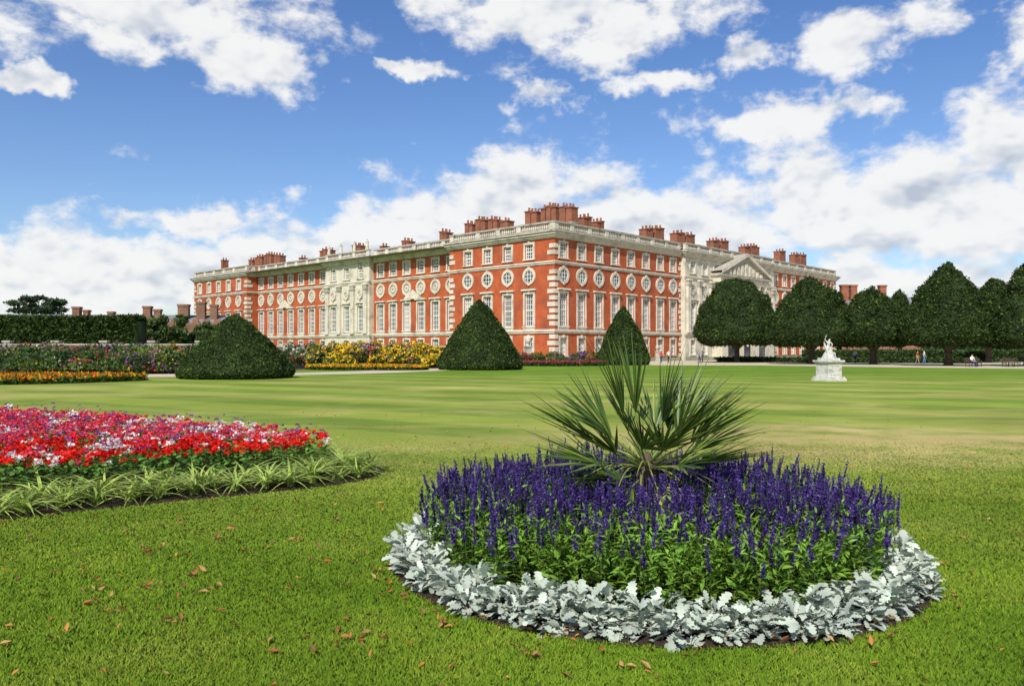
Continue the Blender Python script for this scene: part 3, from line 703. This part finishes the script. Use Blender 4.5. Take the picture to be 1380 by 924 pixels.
for i in range(6): B.quad(M_glass,[T.p(2+4*i,8,-.3),T.p(3.2+4*i,8,-.3),T.p(3.2+4*i,10,-.3),T.p(2+4*i,10,-.3)])
B.quad(M_lead,[T.p(0,13,-.01),T.p(26,13,-.01),T.p(26,15,-5),T.p(0,15,-5)])
for t in (1,3.6,12): T.box(M_brickd,t,t+1.8,13.1,17.4,-3,-1.6);T.box(M_brickd,t-.15,t+1.95,17.4,17.8,-3.15,-1.45)
B.finish('brick_outbuilding',{'old_brick':'walls','window_glass':'windows','lead_roof':'roof','chimney_brick':'chimneys'})
B=Build()
def gwall(p0,p1,h):
    L_=math.dist(p0,p1);u_=((p1[0]-p0[0])/L_,(p1[1]-p0[1])/L_);fr=Frame(p0,u_,(u_[1],-u_[0]),B)
    fr.box(M_brickold,0,L_,0,h-.18,-.2,.2);fr.box(M_stoneg,-.1,L_+.1,h-.18,h,-.28,.28)
    i=0
    while i<L_: fr.box(M_stoneg,i,i+.6,0,h+.12,-.3,.3);fr.box(M_stoneg,i-.08,i+.68,h+.12,h+.3,-.38,.38);i+=4.5
gwall((-62,76.5),(-27,78.5),2.35);gwall((-34,104),(-5,106),2.3)
B.finish('garden_wall',{'old_brick':'brick_panels','weathered_stone':'coping_and_piers'})

# ------------------------------------------------------------------ people / statue
SEG=[('pel','chest',0),('chest','neck',0),('neck','head',2),('head','crown',3),('head','nose',2),('chest','shl',0),('shl','ell',0),('ell','wrl',2),('wrl','hal',2),('chest','shr',0),('shr','elr',0),('elr','wrr',2),('wrr','har',2),
     ('pel','hil',1),('hil','knl',1),('knl','anl',1),('anl','tol',4),('pel','hir',1),('hir','knr',1),('knr','anr',1),('anr','tor',4)]
RAD=dict(pel=.14,chest=.155,neck=.058,head=.098,crown=.085,nose=.02,shl=.072,shr=.072,ell=.046,elr=.046,wrl=.03,wrr=.03,hal=.034,har=.034,hil=.105,hir=.105,knl=.062,knr=.062,anl=.04,anr=.04,tol=.038,tor=.038)
def J(walk=.0,sit=False,arm=None):
    j=dict(pel=(0,0,.95),chest=(0,0,1.3),neck=(0,0,1.48),head=(0,-.01,1.6),crown=(0,.015,1.68),nose=(0,-.105,1.59),
      shl=(-.19,0,1.40),ell=(-.25,.03-walk*.3,1.13),wrl=(-.25,-.06-walk*.55,.90),hal=(-.25,-.09-walk*.6,.80),shr=(.19,0,1.40),elr=(.25,.03+walk*.3,1.13),wrr=(.25,-.06+walk*.3,.90),har=(.25,-.09+walk*.3,.80),
      hil=(-.095,0,.88),knl=(-.1,-.03+walk*.3,.50),anl=(-.1,.02+walk*.8,.09),tol=(-.1,-.14+walk*.8,.045),hir=(.095,0,.88),knr=(.1,-.03-walk*.5,.50),anr=(.1,.02-walk*.7,.09),tor=(.1,-.14-walk*.7,.045))
    if sit:
        j={k:(v[0],v[1],v[2]-.38) for k,v in j.items()}
        j.update(pel=(0,.05,.57),hil=(-.095,0,.54),hir=(.095,0,.54),knl=(-.11,-.42,.52),knr=(.11,-.42,.52),anl=(-.11,-.45,.09),anr=(.11,-.45,.09),tol=(-.11,-.6,.045),tor=(.11,-.6,.045),
          ell=(-.24,-.06,.76),wrl=(-.15,-.28,.64),hal=(-.11,-.37,.61),elr=(.24,-.06,.76),wrr=(.15,-.28,.64),har=(.11,-.37,.61))
    if arm: j.update(arm)
    return j
def figure(name,joints,mats,loc,yaw,scale=1,parent=None,rmul=None):
    names=list(joints);me=bpy.data.meshes.new('tmp');me.from_pydata([joints[k] for k in names],[(names.index(a),names.index(b)) for a,b,_ in SEG],[])
    o=bpy.data.objects.new('tmp',me);COL.objects.link(o);o.modifiers.new('s','SKIN')
    for i,k in enumerate(names):
        r=RAD[k]*(rmul.get(k,1) if rmul else 1);me.skin_vertices[0].data[i].radius=(r,r*(.72 if k in('chest','pel') else 1));me.skin_vertices[0].data[i].use_root=(k=='pel')
    sb=o.modifiers.new('u','SUBSURF');sb.levels=sb.render_levels=2
    dg=bpy.context.evaluated_depsgraph_get();m2=bpy.data.meshes.new_from_object(o.evaluated_get(dg));bpy.data.objects.remove(o)
    m2.name=name;m2.materials.clear()
    for mm in mats: m2.materials.append(mm)
    segs=[(np.array(joints[a]),np.array(joints[b]),q) for a,b,q in SEG]
    for p in m2.polygons:
        c=np.array(p.center);best=9;mi=0
        for a,b,q in segs:
            t=np.clip(np.dot(c-a,b-a)/np.dot(b-a,b-a),0,1);dd=np.linalg.norm(c-a-(b-a)*t)
            if dd<best: best=dd;mi=q
        hd=np.array(joints['head'])
        if mi in(2,3) and np.linalg.norm(c-hd)<.2: mi=3 if (c[2]>hd[2]+.045 or c[1]>hd[1]+.02) and c[2]>hd[2]-.07 else 2
        p.material_index=min(mi,len(mats)-1);p.use_smooth=True
    ob=bpy.data.objects.new(name,m2);link(ob,parent);ob.location=loc;ob.rotation_euler=(0,0,yaw);ob.scale=(scale,)*3
    fa=Acc()
    for w_,h_ in (('wrl','hal'),('wrr','har')):
        a,b=Vector(joints[w_]),Vector(joints[h_]);d_=(b-a).normalized();sd=d_.cross(Vector((1,0,0))).normalized()
        for i in range(4):
            st_=b+sd*(i-1.5)*.019;L_=(.062,.075,.07,.055)[i];V_,F_=tube([st_,st_+d_*L_*.55,st_+d_*L_+Vector((.012 if b.x<0 else -.012,0,0))],[.010,.009,.006],6);fa.add(V_,F_)
        st_=a+(b-a)*.4+sd*.025;V_,F_=tube([st_,st_+sd*.03+d_*.025,st_+sd*.035+d_*.055],[.012,.010,.007],6);fa.add(V_,F_)
    f=fa.obj('fingers',mats[min(2,len(mats)-1)]);f.parent=ob
    return ob
def solid(n,c,r=.8): return varmat(n,tuple(v*.85 for v in c),tuple(min(1,v*1.1) for v in c),6,r)
SK=solid('skin',(.48,.27,.18),.6);HA=[solid('hair_brown',(.06,.035,.02)),solid('hair_grey',(.3,.28,.26)),solid('hair_blond',(.32,.2,.08))];SHOE=solid('shoes',(.04,.035,.03))
CL=[solid('cloth_%s'%k,c) for k,c in dict(red=(.5,.05,.04),white=(.7,.7,.68),navy=(.03,.05,.14),blue=(.10,.22,.5),khaki=(.3,.25,.16),black=(.03,.03,.03),pink=(.6,.25,.3)).items()]
ppl=[(20.3,110,.2,2.6,0,2),(21.5,111,-.2,.5,1,5),(22.6,116,.3,3.4,6,4),(24.8,107,.25,1.2,3,2),(27.6,117,.0,4.,1,4),(45.0,106,.2,2.,1,2),(52.2,104,-.3,1.,0,4),(53.2,104.3,.2,1.3,1,3),(70.5,108,.3,3.,4,5),(17.9,106,.2,5.,4,2),(61.,96,.25,4.2,2,4)]
for i,(x,y,wk,yw,top,bot) in enumerate(ppl):
    figure('person',J(walk=wk),[CL[top],CL[bot],SK,HA[i%3],SHOE],(x,y,.01),yw,1+.04*((i%3)-1))
def bench(x,y,yaw):
    e=empty('park_bench',(x,y,0));e.rotation_euler=(0,0,yaw);B2=Build();fr=Frame((0,0),(1,0),(0,-1),B2)
    for i in range(4): fr.box(M_wood,-.85,.85,.43,.46,-.22+i*.12,-.12+i*.12)
    for i in range(4): fr.box(M_wood,-.85,.85,.54+i*.1,.61+i*.1,-.30,-.27)
    for sx in (-.82,0.,.76):
        fr.box(M_wood,sx,sx+.06,0,.43,.18,.24);fr.box(M_wood,sx,sx+.06,0,.95,-.27,-.21);fr.box(M_wood,sx,sx+.06,.38,.43,-.21,.18)
    for sx in (-.83,.77): fr.box(M_wood,sx,sx+.06,.64,.68,-.2,.26);fr.box(M_wood,sx+.01,sx+.05,.43,.64,.19,.24)
    V,F=B2.d[M_wood];me=bpy.data.meshes.new('slats_and_frame');me.from_pydata(V,[],F);me.materials.append(M_wood);link(bpy.data.objects.new('slats_and_frame',me),e);return e
for x,y,yw in ((48.0,84,.3),(51.5,83.5,.3),(36.5,94,.3),(60.5,95,.4)):
    bench(x,y,yw)
figure('person',J(sit=True),[CL[1],CL[2],SK,HA[0],SHOE],(47.8,83.95,-.02),.3)
figure('person',J(sit=True),[CL[6],CL[4],SK,HA[2],SHOE],(36.3,93.95,-.02),.3)
figure('person',J(sit=True),[CL[1],CL[5],SK,HA[1],SHOE],(36.95,94.1,-.02),.3)

st=empty('garden_statue',(17.8,45.4,0));st.rotation_euler=(0,0,.35);B2=Build();fr=Frame((0,0),(1,0),(0,-1),B2)
def cb(h,z0,z1): fr.box(M_statue,-h,h,z0,z1,-h,h)
cb(.66,0,.14);cb(.60,.14,.24);cb(.48,.24,.98);cb(.54,.98,1.06);cb(.60,1.06,1.16);cb(.42,1.16,1.28)
for a,b_,c,d_ in ((-.36,.36,.34,.38),(-.36,.36,.84,.88)): fr.box(M_statue,a,b_,c,d_,.478,.50)
fr.box(M_statue,-.36,-.32,.38,.84,.478,.5);fr.box(M_statue,.32,.36,.38,.84,.478,.5)
V,F=B2.d[M_statue];me=bpy.data.meshes.new('plinth');me.from_pydata(V,[],F);me.materials.append(M_statue);link(bpy.data.objects.new('plinth',me),st)
jj=J(arm=dict(chest=(.05,-.02,1.28),neck=(.09,-.03,1.45),head=(.12,-.05,1.56),crown=(.13,-.04,1.64),nose=(.10,-.15,1.55),shl=(-.13,0,1.40),shr=(.24,-.02,1.36),ell=(-.34,-.02,1.55),wrl=(-.30,-.08,1.78),hal=(-.27,-.1,1.86),elr=(.34,-.12,1.16),wrr=(.16,-.26,1.06),har=(.09,-.29,1.03),
     knr=(.2,-.16,.55),anr=(.12,.05,.2),tor=(.1,-.08,.14)))
figure('figure',jj,[M_statue],(-.05,0,1.24),0,.68,parent=st,rmul=dict(hil=1.2,hir=1.2,knl=1.3,knr=1.25,pel=1.15))
js=J(sit=True);figure('crouching_figure',js,[M_statue],(.20,.05,1.26),.9,.52,parent=st,rmul=dict(knl=1.2,knr=1.2,ell=1.2,elr=1.2))
V,F=revolve([(.36,0),(.34,.12),(.26,.3),(.2,.42),(.05,.5)],20,.25,3,5);o=mesh_np('rock_and_drapery',V,F,M_statue,smooth=True,parent=st,loc=(.05,.08,1.24))
V,F=tube([(-.2,.12,2.2),(-.14,.15,1.95),(.06,.16,1.75),(.14,.12,1.5),(.05,.1,1.3)],[.03,.07,.11,.14,.16],10);mesh_np('cloak',V,F,M_statue,smooth=True,parent=st)

def urn(x,y,s=1.):
    e=empty('stone_urn_on_pedestal',(x,y,0));e.scale=(s,)*3;B2=Build();fr=Frame((0,0),(1,0),(0,-1),B2)
    for h,a,b_ in ((.62,0,.3),(.5,.3,2.1),(.6,2.1,2.3)): fr.box(M_stoneg,-h,h,a,b_,-h,h)
    V,F=B2.d[M_stoneg];me=bpy.data.meshes.new('pedestal');me.from_pydata(V,[],F);me.materials.append(M_stoneg);link(bpy.data.objects.new('pedestal',me),e)
    V,F=revolve([(.26,2.3),(.26,2.36),(.1,2.45),(.1,2.55),(.34,2.75),(.44,3.05),(.36,3.2),(.44,3.3),(.4,3.36),(.18,3.5),(.08,3.65),(.02,3.78)],20,0,1,1);mesh_np('urn',V,F,M_stone,smooth=True,parent=e)
urn(2.1,106);urn(22.5,125,.7)

# ------------------------------------------------------------------ world
w=bpy.data.worlds.new('World');scene.world=w;w.use_nodes=True;nt=w.node_tree;nt.nodes.clear()
SEL=45.;SAZ=R(199)
sky=nt.nodes.new('ShaderNodeTexSky');sky.sky_type='NISHITA';sky.sun_disc=False;sky.sun_elevation=R(SEL);sky.sun_rotation=SAZ;sky.air_density=1.;sky.dust_density=.5;sky.ozone_density=2.5;sky.altitude=50
blobs=[(-27,21.6,13,3.0),(-18,18.8,5.5,1.6),(-31,15.9,1.7,.7),(4,23.4,10,3.2),(8,21.2,5,2.0),(-7,19.0,2.6,.6),(2.5,17.6,2.6,1.0),(10.5,18.0,3.0,.9),
 (23.5,19.8,5,1.8),(16.5,19.2,2.2,1.1),(19.5,15.4,5.5,1.2),(34,18,2.6,2.6),
 (28,8.8,11,4.2),(33,11.2,6,4.2),(21,10.6,4.4,3.4),(13,8.2,7,3.6),(0,10.8,4.8,3.9),(-5,8.4,6,3.6),(6,8.6,7,3.7),(-12,6.8,6,2.6),
 (-30,4.6,10,3.0),(-21,4.6,8,2.7),(-12,3.0,9,2.0),(-22,8.6,4.2,1.1),(26,4.2,14,1.6),(75,14,26,9),(-75,14,22,8),(180,30,60,18),(-180,30,60,18)]
tc=nt.nodes.new('ShaderNodeTexCoord');gen=tc.outputs['Generated']
sp=nt.nodes.new('ShaderNodeSeparateXYZ');nt.links.new(gen,sp.inputs[0])
az=mth(nt,'MULTIPLY',mth(nt,'ARCTAN2',sp.outputs[0],sp.outputs[1]),180/math.pi);el=mth(nt,'MULTIPLY',mth(nt,'ARCSINE',sp.outputs[2]),180/math.pi)
cmb=nt.nodes.new('ShaderNodeCombineXYZ');nt.links.new(az,cmb.inputs[0]);nt.links.new(el,cmb.inputs[1])
wn=nt.nodes.new('ShaderNodeTexNoise');nt.links.new(gen,wn.inputs['Vector']);wn.inputs['Scale'].default_value=18;wn.inputs['Detail'].default_value=4;wn.inputs['Roughness'].default_value=.6
wv=nt.nodes.new('ShaderNodeVectorMath');wv.operation='MULTIPLY_ADD';nt.links.new(wn.outputs['Color'],wv.inputs[0]);wv.inputs[1].default_value=(8,3.4,0);wv.inputs[2].default_value=(-4.,-1.7,0)
wa=nt.nodes.new('ShaderNodeVectorMath');wa.operation='ADD';nt.links.new(cmb.outputs[0],wa.inputs[0]);nt.links.new(wv.outputs[0],wa.inputs[1])
last=None
for a,e_,ra,re in blobs:
    s1=nt.nodes.new('ShaderNodeVectorMath');s1.operation='MULTIPLY_ADD';nt.links.new(wa.outputs[0],s1.inputs[0]);s1.inputs[1].default_value=(1/ra,1/re,0);s1.inputs[2].default_value=(-a/ra,-e_/re,0)
    s3=nt.nodes.new('ShaderNodeVectorMath');s3.operation='LENGTH';nt.links.new(s1.outputs[0],s3.inputs[0])
    last=s3.outputs['Value'] if last is None else mth(nt,'SMOOTH_MIN',last,s3.outputs['Value'],.12)
base=mth(nt,'SUBTRACT',1.10,mth(nt,'MINIMUM',last,1.8))
def nz(off,det):
    mp=nt.nodes.new('ShaderNodeMapping');nt.links.new(gen,mp.inputs[0]);mp.inputs['Scale'].default_value=(1,1,1.6);mp.inputs['Location'].default_value=off
    return noisen(nt,12,det,.60,mp.outputs[0],.1)
n0=nz((0,0,0),8);n2=nz((0,0,0),3);n1=nz((-.008,0,.026),3)
D0=mth(nt,'ADD',base,mth(nt,'MULTIPLY_ADD',n0,3.6,-1.8));D1=mth(nt,'ADD',base,mth(nt,'MULTIPLY_ADD',n1,3.2,-1.6))
def sstep(x,a,b):
    m_=nt.nodes.new('ShaderNodeMapRange');m_.interpolation_type='SMOOTHSTEP';nt.links.new(x,m_.inputs[0]);m_.inputs[1].default_value=a;m_.inputs[2].default_value=b;return m_.outputs[0]
alpha=sstep(D0,-.25,.50)
shade=mth(nt,'ADD',mth(nt,'MULTIPLY_ADD',mth(nt,'SUBTRACT',n2,n1),2.4,.82),mth(nt,'MULTIPLY',sstep(D1,.3,1.6),-.34))
shade=mth(nt,'ADD',shade,mth(nt,'MULTIPLY_ADD',n0,.6,-.3),clamp=True)
ccol=ramp(nt,[(.0,(.56,.62,.72)),(.4,(.79,.83,.89)),(.75,(1.0,1.0,1.0)),(1,(1.04,1.04,1.03))],shade)
tintc=ramp(nt,[(0,(1.10,1.10,1.10)),(.10,(.95,1.05,1.20)),(.38,(.68,.89,1.20))],sp.outputs[2])
skc=mix(nt,1.,sky.outputs[0],tintc,'MULTIPLY')
b1=nt.nodes.new('ShaderNodeBackground');nt.links.new(skc,b1.inputs[0]);b1.inputs[1].default_value=.115
b2=nt.nodes.new('ShaderNodeBackground');nt.links.new(ccol,b2.inputs[0]);b2.inputs[1].default_value=.9
mx=nt.nodes.new('ShaderNodeMixShader');nt.links.new(mth(nt,'MULTIPLY',alpha,.96),mx.inputs[0]);nt.links.new(b1.outputs[0],mx.inputs[1]);nt.links.new(b2.outputs[0],mx.inputs[2])
ow=nt.nodes.new('ShaderNodeOutputWorld');nt.links.new(mx.outputs[0],ow.inputs[0])
try: w.cycles.sampling_method='MANUAL';w.cycles.sample_map_resolution=256
except Exception: pass

sl=bpy.data.lights.new('sun','SUN');sl.energy=5.0;sl.angle=R(.53);sl.color=(1,.945,.85);so=bpy.data.objects.new('sun',sl);COL.objects.link(so)
dv=Vector((math.sin(SAZ)*math.cos(R(SEL)),math.cos(SAZ)*math.cos(R(SEL)),math.sin(R(SEL))));so.rotation_euler=dv.to_track_quat('Z','Y').to_euler();so.location=(0,-20,60)

cam=bpy.data.cameras.new('camera');cam.lens=28.4;cam.sensor_width=36;cam.clip_end=6000;cam.clip_start=.1
co=bpy.data.objects.new('camera',cam);COL.objects.link(co);co.location=(0,0,1.7);co.rotation_euler=(R(90.53),0,0);scene.camera=co
scene.view_settings.view_transform='Standard';scene.view_settings.look='None';scene.view_settings.exposure=0
